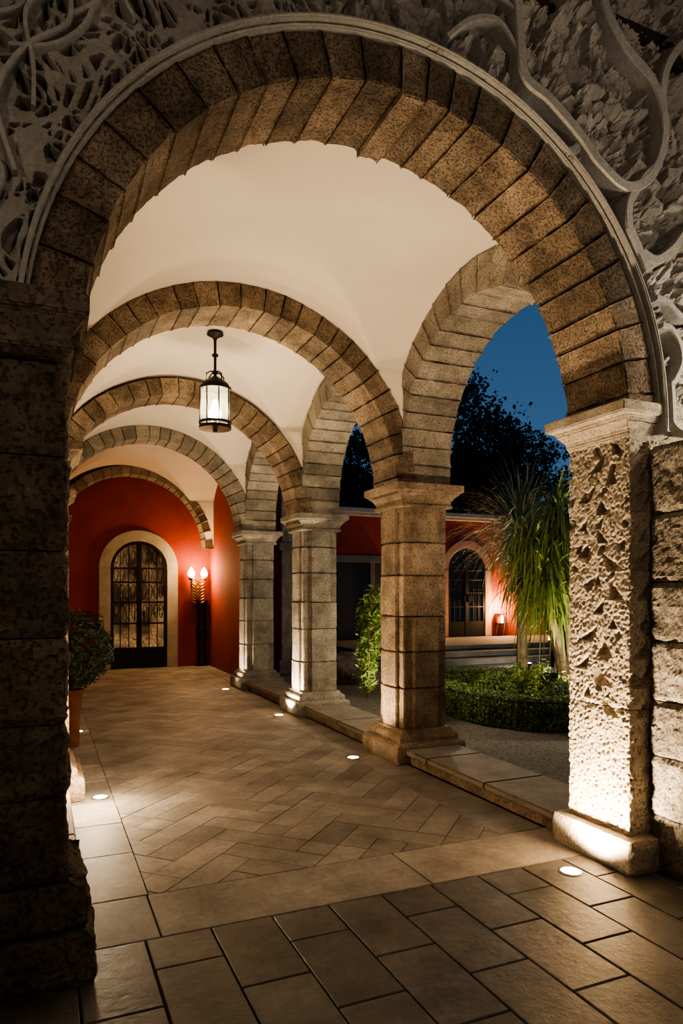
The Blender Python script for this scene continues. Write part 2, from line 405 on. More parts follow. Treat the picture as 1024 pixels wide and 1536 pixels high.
rough(bm,-.66,.18,2.82,3.36,.2,.40,.015,lambda x,y,z:blockd(x,y,z)*1.4-.03*sstep(.3,.4,z),edge=.03)
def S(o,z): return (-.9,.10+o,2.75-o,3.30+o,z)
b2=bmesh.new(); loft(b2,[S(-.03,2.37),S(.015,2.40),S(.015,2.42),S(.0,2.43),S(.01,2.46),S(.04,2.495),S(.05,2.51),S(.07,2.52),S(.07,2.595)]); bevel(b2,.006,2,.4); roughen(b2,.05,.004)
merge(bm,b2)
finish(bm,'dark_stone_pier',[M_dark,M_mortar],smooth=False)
# ------------------------------------------------------------ CURBS
def curb(x0,x1,y0,y1):
    bm=bmesh.new(); y=y0
    box(bm,x0+.04,x1-.02,y0,y1,0,.085,0)
    while y<y1-.01:
        b_=min(y1,y+.8)
        if y1-b_<.3: b_=y1
        box(bm,x0,x1,y+.003,b_-.003,.085,.135,1); y=b_
    bevel(bm,.01,2); finish(bm,'stone_curb',[M_pier,M_curb])
for a,b_ in ((3.35,5.30),(6.02,7.85),(8.54,10.40)):
    curb(2.93,3.47,a,b_)
for a,b_ in ((3.40,5.30),(6.02,7.85),(8.54,10.40),(11.08,14.3)):
    curb(-.34,.19,a,b_)
# ------------------------------------------------------------ VAULT
bm=bmesh.new()
def h1(x):
    t=RO*RO-(x-XC)**2; return ZC+math.sqrt(t) if t>0 else ZC
def h2(y,a,b_):
    c=(a+b_)/2; hw=(b_-a)/2; t=1-((y-c)/(hw+.268))**2; return 2.65+ (1.34 if hw<1.3 else 1.32)*math.sqrt(max(0,t))
def smax(a,b_,k=.025):
    h=max(k-abs(a-b_),0)/k; return max(a,b_)+h*h*k*.25
rows=[]
allb=BAYS+[(10.97,13.95)]
prev=3.2
for a,b_ in allb:
    for y in (prev,a): rows.append([y,None])
    for i in range(91): 
        y=a+(b_-a)*i/90; rows.append([y,(a,b_)])
    prev=b_
rows.append([prev,None]); rows.append([14.36,None])
g=[]
for y,bb in rows:
    wide=y>10.9; x0=XL-.02; x1=3.27 if wide else XR+.02
    if wide: x0=-.02
    r=[]
    for i in range(151):
        x=x0+(x1-x0)*i/150
        z=h1(x)
        if bb: z=smax(z,h2(y,*bb))
        r.append(bm.verts.new((x,y,z)))
    g.append(r)
for a,b_ in zip(g,g[1:]):
    for i in range(150): bm.faces.new((a[i],a[i+1],b_[i+1],b_[i]))
vault=finish(bm,'ceiling',M_vault,smooth=True)
bm=bmesh.new(); box(bm,-.7,3.6,2.8,14.8,4.45,4.6); box(bm,-4.2,6.5,-3.2,3.25,5.02,5.2); finish(bm,'roof_slab',M_mortar)  # corridor roof, plus an unseen porch slab added to block skylight
# ------------------------------------------------------------ RELIEF WALL
cx,cz=XC,2.42; bm=bmesh.new()
x0,x1,z0,z1=-.75,3.95,2.29,5.02
NA=1300; NR=210; a0=-.04; a1=pi-.09
def relief(x,z):
    p=Vector((x,z,0))
    w=Vector((noise.noise(p*5),noise.noise(p*5+Vector((9,3,1))),0))
    k=sstep(.7,1.6,x)
    left=right=0
    if k<1:
        d,_=noise.voronoi(Vector((p.x*10,p.y*7,0))+w*1.2)
        e=d[1]-d[0]; d2,_=noise.voronoi(Vector((p.x*16+4,p.y*12,3.3))+w); e2=d2[1]-d2[0]
        left=-.07*sstep(.12,.20,e)*sstep(.08,.18,e2)+.006*noise.noise(p*40)
    if k>0:
        w2=Vector((noise.noise(p*3.5),noise.noise(p*3.5+Vector((9,3,1))),0))*1.1
        def facets(s,amp,off):
            q=Vector((p.x*s+p.y*s*.4,p.y*s*1.25,off))+w2
            dd,pt=noise.voronoi(q); c=pt[0]; hsh=noise.cell_vector(c*7.31)
            return amp*((hsh.x-.5)*1.2+(q.x-c.x)*(hsh.y-.5)*1.8+(q.y-c.y)*(.5+(hsh.z)*1.3))
        right=-.045+facets(6,.055,1.7)+facets(12,.040,4.1)+facets(25,.012,2.1)+.010*noise.noise(p*22)+.005*noise.noise(p*55)
    return max(-.10,min(.03,left*(1-k)+right*k))
rowsv=[]
for i in range(NA+1):
    a=a0+(a1-a0)*i/NA; c,s=math.cos(a),math.sin(a); t=1e9
    if c>0: t=min(t,(x1-cx)/c)
    if c<0: t=min(t,(x0-cx)/c)
    if s>0: t=min(t,(z1-cz)/s)
    if s<0: t=min(t,(z0-cz)/s)
    r=[]
    for j in range(NR+1):
        q=1.58+(t-1.58)*j/NR; x=cx+q*c; z=cz+q*s
        r.append(bm.verts.new((x,2.75-relief(x,z),z)))
    rowsv.append(r)
for a,b_ in zip(rowsv,rowsv[1:]):
    for j in range(NR): bm.faces.new((a[j],a[j+1],b_[j+1],b_[j]))
wf=finish(bm,'wall_front',M_relief,smooth=False)
bm=bmesh.new()
P=lambda a,r,w:(cx+r*math.cos(a),w,cz+r*math.sin(a))
wedge(bm,P,.03,pi-.10,1.567,1.580,2.745,3.2,64); wedge(bm,P,-.03,pi-.10,1.584,1.602,2.715,2.9,64)
bevel(bm,.006,3)
def ribbon(pts,w,yf,yb=2.86):
    S_=catmull([(a,b_,0) for a,b_ in pts],10); prev=None
    for i,p in enumerate(S_):
        v=Vector((p.x-cx,p.y-cz,0)); m=1.611+w*.5
        if v.length<m and p.y>2.3: v=v.normalized()*m; S_[i]=Vector((cx+v.x,cz+v.y,0))
    for i,p in enumerate(S_):
        t=(S_[min(i+1,len(S_)-1)]-S_[max(i-1,0)]).normalized(); nn=Vector((-t.y,t.x,0)); r=[]
        for o,y in ((-.5,yb),(-.5,yf+.010),(-.40,yf),(.40,yf),(.5,yf+.010),(.5,yb)):
            q=p+nn*o*w; r.append(bm.verts.new((q.x,y,q.y)))
        if prev:
            for k in range(6): bm.faces.new((prev[k],prev[(k+1)%6],r[(k+1)%6],r[k]))
        else: bm.faces.new(r)
        prev=r
    bm.faces.new(prev[::-1])
B=[([(2.13,4.9),(2.10,4.5),(2.12,4.2),(2.15,4.0),(2.30,3.93),(2.50,3.80),(2.62,3.70),(2.80,3.62),(2.96,3.70),(3.06,3.88),(3.07,4.06),(2.99,4.22),(2.83,4.32),(2.72,4.42),(2.64,4.56),(2.6,4.9)],.055),
([(3.6,4.75),(3.28,4.55),(3.12,4.38),(3.06,4.2),(3.08,4.02)],.05),
([(3.04,3.80),(2.92,3.68),(2.82,3.52),(2.85,3.34),(2.95,3.22)],.05),
([(2.92,3.30),(3.02,3.28),(3.14,3.36),(3.3,3.52),(3.6,3.6)],.05),
([(3.06,2.94),(3.13,2.93),(3.19,2.86),(3.21,2.76),(3.16,2.66),(3.11,2.60),(3.12,2.48),(3.2,2.40),(3.4,2.40)],.03),
([(3.02,3.08),(3.1,3.07),(3.25,3.0),(3.5,3.05)],.03),
([(1.72,4.06),(1.85,4.18),(2.0,4.22),(2.12,4.10)],.026),
([(1.2,4.08),(1.3,4.16),(1.5,4.20),(1.65,4.32),(1.9,4.38),(2.1,4.30)],.022),
([(-.08,3.0),(-.14,3.25),(-.05,3.45),(.10,3.60),(.08,3.8)],.018),([(-.02,3.25),(-.02,3.4),(-.04,3.6),(.12,3.75),(.32,3.84)],.016),
([(.33,3.68),(.28,3.8),(.38,3.94),(.58,3.99),(.72,4.14)],.016),([(.62,3.95),(.58,4.05),(.7,4.12),(.95,4.10),(1.1,4.2)],.016),
([(-.3,2.8),(-.18,2.85),(-.12,3.0),(-.22,3.1),(-.3,3.3),(-.2,3.5),(-.05,3.62),(-.1,3.8)],.016),
([(.1,3.62),(.2,3.72),(.2,3.9),(.35,4.05),(.6,4.1)],.016),([(-.1,3.45),(.05,3.5),(.16,3.62),(.2,3.8)],.016)]
for i,(p,w) in enumerate(B): ribbon(p,w,2.695+.0015*i)
finish(bm,'relief_bands',M_band,wf)
bm=bmesh.new()
K=60
for i in range(K):
    a=pi*i/K; b_=pi*(i+1)/K
    vs=[]
    for yy in (2.87,3.25):
        for q in (a,b_):
            vs.append(bm.verts.new((XC+1.5*math.cos(q),yy,ZC+1.5*math.sin(q))))
            vs.append(bm.verts.new((XC+2.4*math.cos(q),yy,5.0)))
    bm.faces.new((vs[0],vs[1],vs[3],vs[2])); bm.faces.new((vs[4],vs[5],vs[7],vs[6]))
box(bm,-.75,-.02,2.87,3.25,2.60,5.0); box(bm,3.06,3.95,2.87,3.25,2.5,5.0)
box(bm,3.33,3.95,2.82,3.25,0,2.5); box(bm,-1.8,-.69,2.83,3.25,0,5)
finish(bm,'wall_front_core',M_block,wf)
bm=bmesh.new(); box(bm,-4.2,-1.0,3.25,3.4,0,5.0); box(bm,-4.2,-4.0,-3.2,3.25,0,5.02); box(bm,-4.2,6.5,-3.4,-3.2,0,5.02); box(bm,6.3,6.5,-3.2,3.4,0,5.02); box(bm,3.9,6.5,3.1,3.3,0,5.02)
finish(bm,'wall_porch_added',M_block)  # unseen enclosure added to keep blue skylight off the relief
# ------------------------------------------------------------ WALLS
bm=bmesh.new(); box(bm,-.5,3.6,14.35,14.6,0,4.45); finish(bm,'wall_far',M_red)
bm=bmesh.new(); box(bm,3.25,3.45,10.98,14.36,0,4.45); finish(bm,'wall_right',M_red)
bm=bmesh.new(); box(bm,-.62,-.36,3.25,14.6,0,4.45); box(bm,-.4,-.02,10.98,14.4,2.4,4.45); finish(bm,'wall_left',M_cream)
# ------------------------------------------------------------ DOOR
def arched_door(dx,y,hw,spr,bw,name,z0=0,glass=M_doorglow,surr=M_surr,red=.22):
    e=empty(name)
    P=lambda a,r,w:(dx+r*math.cos(a),w,spr+r*math.sin(a))
    bm=bmesh.new()
    wedge(bm,P,0,pi,hw,hw+red,y-.06,y+.02,32)
    for s in (-1,1):
        a,b_=sorted((dx+s*hw,dx+s*(hw+red))); box(bm,a,b_,y-.06,y+.02,z0,spr)
    bevel(bm,.01,2,.8); finish(bm,'surround',surr,e)
    bm=bmesh.new()
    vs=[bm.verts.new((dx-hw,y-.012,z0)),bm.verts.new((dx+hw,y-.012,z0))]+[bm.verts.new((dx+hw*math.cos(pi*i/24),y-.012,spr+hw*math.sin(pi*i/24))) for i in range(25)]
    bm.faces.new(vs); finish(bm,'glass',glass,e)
    bm=bmesh.new()
    wedge(bm,P,0,pi,hw-.06,hw,y-.045,y-.005,24)
    for s in (-1,1):
        a,b_=sorted((dx+s*(hw-.06),dx+s*hw)); box(bm,a,b_,y-.045,y-.005,z0,spr)
    box(bm,dx-.05,dx+.05,y-.05,y-.005,z0,spr+hw-.03)
    H=spr-z0
    box(bm,dx-hw,dx+hw,y-.042,y-.005,z0,z0+.42)
    for f in (.45,.66,.86,1.0): box(bm,dx-hw,dx+hw,y-.035,y-.005,z0+H*f-.018,z0+H*f+.018)
    for s in (-1,1):
        for f in (.36,.66): 
            xx=dx+s*hw*f; box(bm,xx-.009,xx+.009,y-.03,y-.005,z0+.4,spr+math.sqrt(max(0,1-f*f))*hw)
        box(bm,dx+s*.09-.012,dx+s*.09+.012,y-.10,y-.06,z0+.95,z0+1.15)
    bevel(bm,.004,1,.8)
    for s in (-1,1):
        for f in (.28,.56,.76,.93,1.1):
            zc_=z0+H*f+.02; xc_=dx+s*hw*.5
            for k in range(4):
                r=hw*.085; ox=(k-1.5)*hw*.2
                pts=[(xc_+ox+r*(1-t*.06)*math.cos(t),y-.022,zc_+(H*.07)*math.sin(t)) for t in [q*.52 for q in range(13)]]
                if f>.3: tube(bm,pts,.008,5)
    finish(bm,'iron_leaves',M_metal,e); return e
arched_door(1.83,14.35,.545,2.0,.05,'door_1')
# ------------------------------------------------------------ HANGING LANTERN
lx,ly=1.53,6.5
bm=bmesh.new()
c=(lx,ly,0)
lathe(bm,[(.0,3.985),(.075,3.98),(.08,3.955),(.05,3.94),(.02,3.92),(.014,3.90),(.014,3.78),(.03,3.77),(.032,3.755),(.014,3.74),(.014,3.62),(.028,3.61),(.03,3.59),(.012,3.575),(.02,3.56),(.05,3.545),(.115,3.50),(.13,3.485),(.135,3.47),(.135,3.455),(.0,3.455)],c,20)
for i in range(4):
    a=pi/2*i+.4; tube(bm,[(lx+.10*math.cos(a),ly+.10*math.sin(a),3.50),(lx+.10*math.cos(a),ly+.10*math.sin(a),3.57),(lx+.05*math.cos(a),ly+.05*math.sin(a),3.60),(lx,ly,3.60)],.007,6)
for i in range(8):
    a=pi/4*i; r=.145; tube(bm,[(lx+.13*math.cos(a),ly+.13*math.sin(a),3.465),(lx+r*math.cos(a),ly+r*math.sin(a),3.44),(lx+r*math.cos(a),ly+r*math.sin(a),3.10),(lx+.14*math.cos(a),ly+.14*math.sin(a),3.07)],.0065,6)
for z,r,h in ((3.43,.148,.022),(3.11,.148,.02),(3.06,.146,.03)):
    lathe(bm,[(r-.02,z),(r+.006,z),(r+.006,z+h),(r-.02,z+h),(r-.02,z)],c,28,cap=False)
lathe(bm,[(.0,3.055),(.14,3.06),(.14,3.07),(.0,3.075)],c,24)
lathe(bm,[(.0,3.03),(.02,3.035),(.025,3.05),(.0,3.06)],c,12)
lathe(bm,[(.0,3.07),(.02,3.07),(.02,3.16),(.0,3.16)],c,12)
lan=finish(bm,'hanging_lantern',M_metal,smooth=False)
bm=bmesh.new(); lathe(bm,[(.132,3.08),(.132,3.45)],c,28,cap=False); finish(bm,'glass',M_glass,lan,True)
bm=bmesh.new(); lathe(bm,[(.0,3.16),(.028,3.17),(.040,3.22),(.036,3.28),(.018,3.33),(.0,3.34)],c,14,cap=False); finish(bm,'bulb',M_bulb,lan,True)
light('POINT','lantern_light',(lx,ly,3.27),38,WARM2,lan,rad=.07)
# ------------------------------------------------------------ IN-GROUND UPLIGHTS
def uplight(x,y,target,en,ang=80,col=WARM,r=.05):
    bm=bmesh.new()
    lathe(bm,[(r+.014,-.01),(r+.014,.005),(r,.007),(r,-.01)],(x,y,0),24,cap=False)
    lathe(bm,[(.0,.0045),(r,.0045)],(x,y,0),24,mi=1,cap=False)
    bmesh.ops.remove_doubles(bm,verts=bm.verts[:],dist=1e-4)
    o=finish(bm,'recessed_floor_light',[M_steel,M_lampglow])
    light('SPOT','spot',(x,y,.03),en,col,o,spot=ang,blend=.8,target=target,rad=.03)
uplight(2.62,2.92,(2.98,3.02,.70),185,120)
uplight(2.62,5.73,(2.9,5.65,1.8),65,95)
uplight(2.70,8.10,(2.95,8.15,.9),170,110)
uplight(2.66,10.6,(2.9,10.7,1.2),90,100,WARM2)
uplight(.41,5.36,(.36,5.5,2.5),80,95)
uplight(.38,8.0,(.36,8.2,2.5),75,95)
uplight(.40,10.7,(.5,10.7,2.5),28,100)
def added_cove(x,y,z,en,target,ang=140):  # added fixtures hidden on the left side to brighten the vault
    bm=bmesh.new(); box(bm,x-.06,x+.06,y-.12,y+.12,z-.05,z); box(bm,x-.30,x-.06,y-.02,y+.02,z-.05,z-.02)
    bevel(bm,.005); b2=bmesh.new(); box(b2,x-.045,x+.045,y-.10,y+.10,z,z+.004,1); merge(bm,b2)
    o=finish(bm,'added_cove_uplight',[M_metal,M_lampglow]); light('SPOT','spot',(x,y,z+.04),en,WARM2,o,spot=ang,blend=1,target=target,rad=.08)
added_cove(-.06,4.3,2.45,40,(2.4,4.5,3.0))
added_cove(-.06,6.9,2.45,22,(2.4,6.9,3.0))
added_cove(-.06,9.45,2.45,11,(2.2,9.45,3.2))
# globe lamp
bm=bmesh.new(); gx,gy=.12,5.12
lathe(bm,[(.04,.135),(.045,.15),(.02,.16)],(gx,gy,0),16)
lathe(bm,[(.02,.155),(.05,.17),(.07,.21),(.074,.25),(.06,.30),(.035,.325),(.0,.335)],(gx,gy,0),20,1,cap=False)
gl=finish(bm,'globe_floor_lamp',[M_metal,plain('globe_glow',(1,.9,.8),.4,0,(1,.8,.55),2.5)],smooth=True)
light('POINT','globe_light',(.34,5.05,.30),20,WARM,gl,rad=.08)
# ------------------------------------------------------------ SCONCE + STAND
sx,sy=2.96,14.20
bm=bmesh.new()
lathe(bm,[(.0,1.35),(.04,1.42),(.07,1.55),(.06,1.68),(.03,1.76),(.0,1.8)],(sx,14.27,0),12)
tube(bm,[(sx,14.28,1.6),(sx,14.15,1.55),(sx,14.08,1.62)],.018,8)
for s in (-1,1):
    tube(bm,catmull([(sx,14.12,1.56),(sx+s*.08,14.1,1.52),(sx+s*.13,14.1,1.62),(sx+s*.13,14.1,1.78)],6),.018,8)
    lathe(bm,[(.0,1.76),(.05,1.78),(.075,1.82),(.02,1.825)],(sx+s*.13,14.1,0),12)
    for q in range(7):
        tube(bm,catmull([(sx,14.12,1.74-q*.06),(sx+s*.07,14.06,1.80-q*.05),(sx+s*.13,14.04,1.72-q*.06),(sx+s*.05,14.04,1.66-q*.06)],5),.014,6)
scn=finish(bm,'wall_sconce',plain('gilded_bronze',(.30,.16,.05),.4,.8),smooth=True)
bm=bmesh.new()
for dx_,dy in ((-.13,14.1),(.13,14.1)):
    lathe(bm,[(.02,1.815),(.06,1.85),(.075,1.90),(.055,1.96),(.025,2.01),(.0,2.04)],(sx+dx_,dy,0),14,cap=False)
finish(bm,'bulbs',M_flame,scn,True)
light('POINT','sconce_light',(sx-.02,13.92,1.98),40,(1,.66,.30),scn,rad=.12)
bm=bmesh.new()
for s in (-.06,.06): tube(bm,[(sx+.12+s,14.27,.02),(sx+.12+s,14.27,1.35)],.035,10)
for z in (.02,.7,1.3): box(bm,sx+.0,sx+.24,14.2,14.34,z,z+.05)
bevel(bm,.004); finish(bm,'iron_bracket_post',M_metal)
# ------------------------------------------------------------ FOLIAGE HELPERS
def leaf(bm,p,s,nrm=None,asp=.45):
    d=Vector((rnd.gauss(0,1),rnd.gauss(0,1),rnd.gauss(0,1))).normalized()
    if nrm is not None: d=(d*.8+nrm).normalized()
    u=d.cross(Vector((rnd.gauss(0,1),rnd.gauss(0,1),rnd.gauss(0,1)))).normalized(); v=d.cross(u)
    a=[bm.verts.new(p-v*s*.5),bm.verts.new(p+u*s*asp*.5+d*s*.08),bm.verts.new(p+v*s*.5),bm.verts.new(p-u*s*asp*.5+d*s*.08)]
    bm.faces.new(a)
def blade(bm,p,d,L,w,droop,seg=6):
    d=Vector(d).normalized(); p=Vector(p); prev=None; step=L/seg
    sd=d.cross(Vector((0,0,1)))
    if sd.length<.1: sd=Vector((1,0,0))
    sd.normalize()
    for i in range(seg+1):
        t=i/seg; ww=w*(.5+.5*min(1,t*4))*(1-t**2.5)+.001
        a=bm.verts.new(p-sd*ww*.5); b_=bm.verts.new(p+sd*ww*.5)
        if prev: bm.faces.new((prev[0],prev[1],b_,a))
        prev=(a,b_); p=p+d*step; d=(d+Vector((0,0,-droop*(.4+t)))).normalized()
def hedge(path,w,h,name,n=9000,ls=.035,mat=M_hedge):
    P=catmull([(a,b_,0) for a,b_ in path],12); bm=bmesh.new()
    prev=None
    for i,p in enumerate(P):
        t=(P[min(i+1,len(P)-1)]-P[max(i-1,0)]).normalized(); nn=Vector((-t.y,t.x,0)); r=[]
        for o,z in ((-.45,0),(-.47,.7),(-.35,.93),(.35,.93),(.47,.7),(.45,0)):
            r.append(bm.verts.new(p+nn*o*w+Vector((0,0,z*h))))
        if prev:
            for k in range(5): bm.faces.new((prev[k],prev[k+1],r[k+1],r[k]))
        else: bm.faces.new(r)
        prev=r
    bm.faces.new(prev[::-1])
    base=finish(bm,name,M_core)
    bm=bmesh.new()
    for _ in range(n):
        i=rnd.randrange(len(P)-1); p=P[i].lerp(P[i+1],rnd.random()); t=(P[i+1]-P[i]).normalized(); nn=Vector((-t.y,t.x,0))
        a=rnd.uniform(0,1)
        if a<.35: o=-.5;z=rnd.uniform(0,.9);nv=-nn
        elif a<.7: o=.5;z=rnd.uniform(0,.9);nv=nn
        else: o=rnd.uniform(-.5,.5);z=1;nv=Vector((0,0,1))
        if z>.85 and abs(o)>.4: o*=.9
        q=p+nn*o*w+Vector((0,0,z*h)); q+=nv*(.03*noise.noise(q*6)+rnd.uniform(-.02,.015))
        leaf(bm,q,ls*rnd.uniform(.7,1.3),nv)
    finish(bm,'leaves',mat,base,recalc=False)
def ball(c,r,name,n,ls,mat,sz=1):
    bm=bmesh.new(); bmesh.ops.create_icosphere(bm,subdivisions=2,radius=1)
    for v_ in bm.verts:
        q=v_.co.copy(); v_.co=Vector((q.x*r*.85,q.y*r*.85,q.z*r*.85*sz))+Vector(c)
    ob=finish(bm,name,M_core); bm=bmesh.new()
    for _ in range(n):
        d=Vector((rnd.gauss(0,1),rnd.gauss(0,1),rnd.gauss(0,1))).normalized(); k=r*(rnd.uniform(.82,1.06)+.1*noise.noise(d*3))
        leaf(bm,Vector(c)+Vector((d.x*k,d.y*k,d.z*k*sz)),ls*rnd.uniform(.7,1.3),d)
    finish(bm,'leaves',mat,ob,recalc=False); return ob
# ------------------------------------------------------------ GARDEN
bm=bmesh.new(); box(bm,3.45,60,3.3,60,-.3,-.01); box(bm,-30,3.45,14.6,60,-.3,-.01); finish(bm,'gravel_ground',M_gravel)
hedge([(4.95,7.9),(4.80,7.2),(4.88,6.5),(5.3,6.05),(6.0,5.8),(7.0,5.6)],.42,.33,'boxwood_hedge',17000)
hedge([(5.0,9.6),(5.9,8.9),(7.2,8.2),(8.6,7.6)],.5,.35,'boxwood_hedge',12000)
hedge([(5.55,7.85),(5.8,7.95),(6.1,7.8)],.3,.32,'boxwood_hedge',4000)
ball((5.35,7.35,.25),.25,'round_boxwood_bush',2200,.035,M_hedge)
ball((5.80,6.62,.22),.23,'round_boxwood_bush',1800,.035,M_hedge)
def shrub(x,y,h,n,name,mat,ls=.09,w=.25,stems=7):
    bm=bmesh.new(); 
    for k in range(stems):
        a=rnd.uniform(0,2*pi); r=w*rnd.uniform(.2,1); top=Vector((x+r*math.cos(a),y+r*math.sin(a),h*rnd.uniform(.7,1)))
        pts=[Vector((x,y,0)),Vector((x,y,0)).lerp(top,.5)+Vector((0,0,h*.08)),top]
        tube(bm,pts,[.012,.009,.004],5,1)
        for _ in range(n//stems):
            t=rnd.uniform(.12,1); q=(pts[0].lerp(pts[1],t*2) if t<.5 else pts[1].lerp(pts[2],t*2-1))
            q=q+Vector((rnd.gauss(0,.05),rnd.gauss(0,.05),rnd.gauss(0,.03)))
            leaf(bm,q,ls*rnd.uniform(.7,1.3),Vector((0,0,.6)),.3)
    return finish(bm,name,[mat,M_bark],recalc=False)
shrub(5.82,7.25,.62,800,'leafy_shrub',M_shrub,.08,.25,9)
shrub(6.4,7.0,.48,500,'leafy_shrub',M_shrub,.07,.2,8)
shrub(4.55,9.4,1.65,1300,'bamboo_shrub',M_shrub,.13,.28,10)
shrub(4.35,9.0,.9,500,'bamboo_shrub',M_shrub,.10,.2,8)
bm=bmesh.new(); bmesh.ops.create_icosphere(bm,subdivisions=4,radius=1)
for v_ in bm.verts:
    q=v_.co.copy(); k=1+.25*noise.noise(q*1.5)+.08*noise.noise(q*4); v_.co=Vector((4.7+q.x*.38*k,10.6+q.y*.33*k,.22+q.z*.3*k))
finish(bm,'garden_boulder',M_block,smooth=True)
bm=bmesh.new(); yx,yy=6.8,7.6
heads=[]
for (dx_,dy,h,b0) in ((-.60,.15,2.30,0),(-.30,.0,2.80,.1),(.30,-.1,2.6,.18),(-.46,-.1,1.9,-.08),(.0,.2,2.3,.05)):
    pts=catmull([(yx+b0,yy+b0*.5,-.02),(yx+b0+dx_*.2,yy+dy*.3,.6),(yx+b0+dx_*.6,yy+dy*.7,h*.62),(yx+b0+dx_,yy+dy,h)],6)
    tube(bm,pts,[.085-.035*i/len(pts) for i in range(len(pts))],8,1); heads.append((pts[-1],pts[-7]))
for hd,lo_ in heads:
    for _ in range(480):
        a=rnd.uniform(0,2*pi); el=rnd.uniform(-.4,1.3); base=lo_.lerp(hd,rnd.uniform(0,1))
        blade(bm,base,(math.cos(a)*math.cos(el),math.sin(a)*math.cos(el),math.sin(el)),rnd.uniform(.5,1.15),rnd.uniform(.022,.038),rnd.uniform(.35,.75),9)
finish(bm,'yucca_tree',[M_yucca,M_bark],recalc=False)
bm=bmesh.new(); tube(bm,[(8.2,10.4,0),(8.15,10.35,1.0),(8.1,10.3,2.4)],[.11,.09,.07],8,1)
for _ in range(900):
    a=rnd.uniform(0,2*pi); el=rnd.uniform(.1,1.4)
    blade(bm,(8.1+rnd.gauss(0,.06),10.3+rnd.gauss(0,.06),rnd.uniform(2.1,2.6)),(math.cos(a)*math.cos(el),math.sin(a)*math.cos(el),math.sin(el)),rnd.uniform(1.0,1.8),.018,rnd.uniform(.15,.35),8)
finish(bm,'plume_grass_tree',[M_grass,M_bark],recalc=False)
bm=bmesh.new()
for i,y in enumerate((12.3,12.9,13.5)):
    box(bm,6.2,16,y,16.08,-.02+.1*i,.1*(i+1))
bevel(bm,.01,2); finish(bm,'terrace_steps',M_terr)
bm=bmesh.new(); box(bm,4.5,24,16.2,16.6,0,3.5); gw=finish(bm,'wall_garden',M_red)
bm=bmesh.new(); box(bm,4.45,24,16.1,16.7,3.5,3.58); box(bm,4.4,24,16.05,16.75,3.58,3.70); bevel(bm,.01); finish(bm,'trim_1',M_surr)
arched_door(10.85,16.2,.6,2.14,.05,'door_2',z0=.3,glass=M_darkglass,surr=stone('pink_surround',(.34,.18,.13),(.42,.25,.18),4),red=.22)
e=empty('window_1'); bm=bmesh.new()
box(bm,6.75,8.25,16.08,16.22,2.3,2.48);box(bm,6.75,6.87,16.1,16.22,.3,2.3);box(bm,7.85,7.97,16.1,16.22,.3,2.3)
bevel(bm,.008); finish(bm,'frame',M_frame,e); bm=bmesh.new(); box(bm,6.87,9.4,16.17,16.21,.3,2.3); finish(bm,'panes',M_dimglass,e)
bm=bmesh.new(); box(bm,4.15,4.75,12.3,13.0,0,3.9); box(bm,4.08,4.82,12.23,13.07,0,.25); box(bm,4.08,4.82,12.23,13.07,2.3,2.45); bevel(bm,.015,2); finish(bm,'pale_stone_pillar',M_pierg)
def wlamp(x,en):
    bm=bmesh.new(); box(bm,x-.13,x+.13,15.98,16.19,.62,.66); box(bm,x-.13,x+.13,15.98,16.19,.90,.93)
    for a in (x-.12,x+.10):
        for b_ in (15.99,16.16): box(bm,a,a+.02,b_,b_+.02,.66,.90)
    lathe(bm,[(.06,.67),(.07,.75),(.05,.88)],(x,16.08,0),12,1)
    g_=finish(bm,'garden_wall_lamp',[M_metal,M_orange])
    light('POINT','lamp_light',(x,15.92,1.10),en,(1,.58,.25),g_,rad=.08)
wlamp(11.95,160); wlamp(9.2,50); wlamp(14.6,60)  # the middle lamp is added behind a pier to brighten the wall
def gspot(x,y,z,target,en,col,ang=90,name='garden_spotlight'):
    bm=bmesh.new(); lathe(bm,[(.05,-.02),(.05,.05),(.06,.06),(.06,.1),(.045,.1)],(x,y,z),16); lathe(bm,[(.0,.103),(.045,.103)],(x,y,z),16,1,cap=False)
    o=finish(bm,name,[M_metal,M_lampglow]); light('SPOT','spot',(x,y,z+.13),en,col,o,spot=ang,blend=.8,target=target,rad=.04)
def added_bollard(x,y,en,col=(1,.84,.56)):  # posts added to brighten the hedges
    bm=bmesh.new(); lathe(bm,[(.07,0),(.07,.02),(.04,.03),(.04,.72),(.06,.73),(.06,.745)],(x,y,0),16)
    lathe(bm,[(.05,.745),(.05,.86)],(x,y,0),16,1,cap=False); lathe(bm,[(.0,.86),(.09,.862),(.085,.88),(.0,.90)],(x,y,0),16)
    o=finish(bm,'added_bollard_light',[M_metal,M_orange]); light('POINT','lamp',(x,y,1.0),en,col,o,rad=.07)
gspot(6.35,6.55,0,(6.4,7.5,2.1),150,(1,.86,.56),100)
gspot(9.0,11.2,0,(9.0,13.0,.4),30,(1,.9,.7),120)
gspot(4.3,8.2,0,(4.55,9.4,1.0),38,(1,.85,.6),80)
added_bollard(4.28,7.15,20); added_bollard(6.55,6.2,42); added_bollard(7.6,8.9,44)
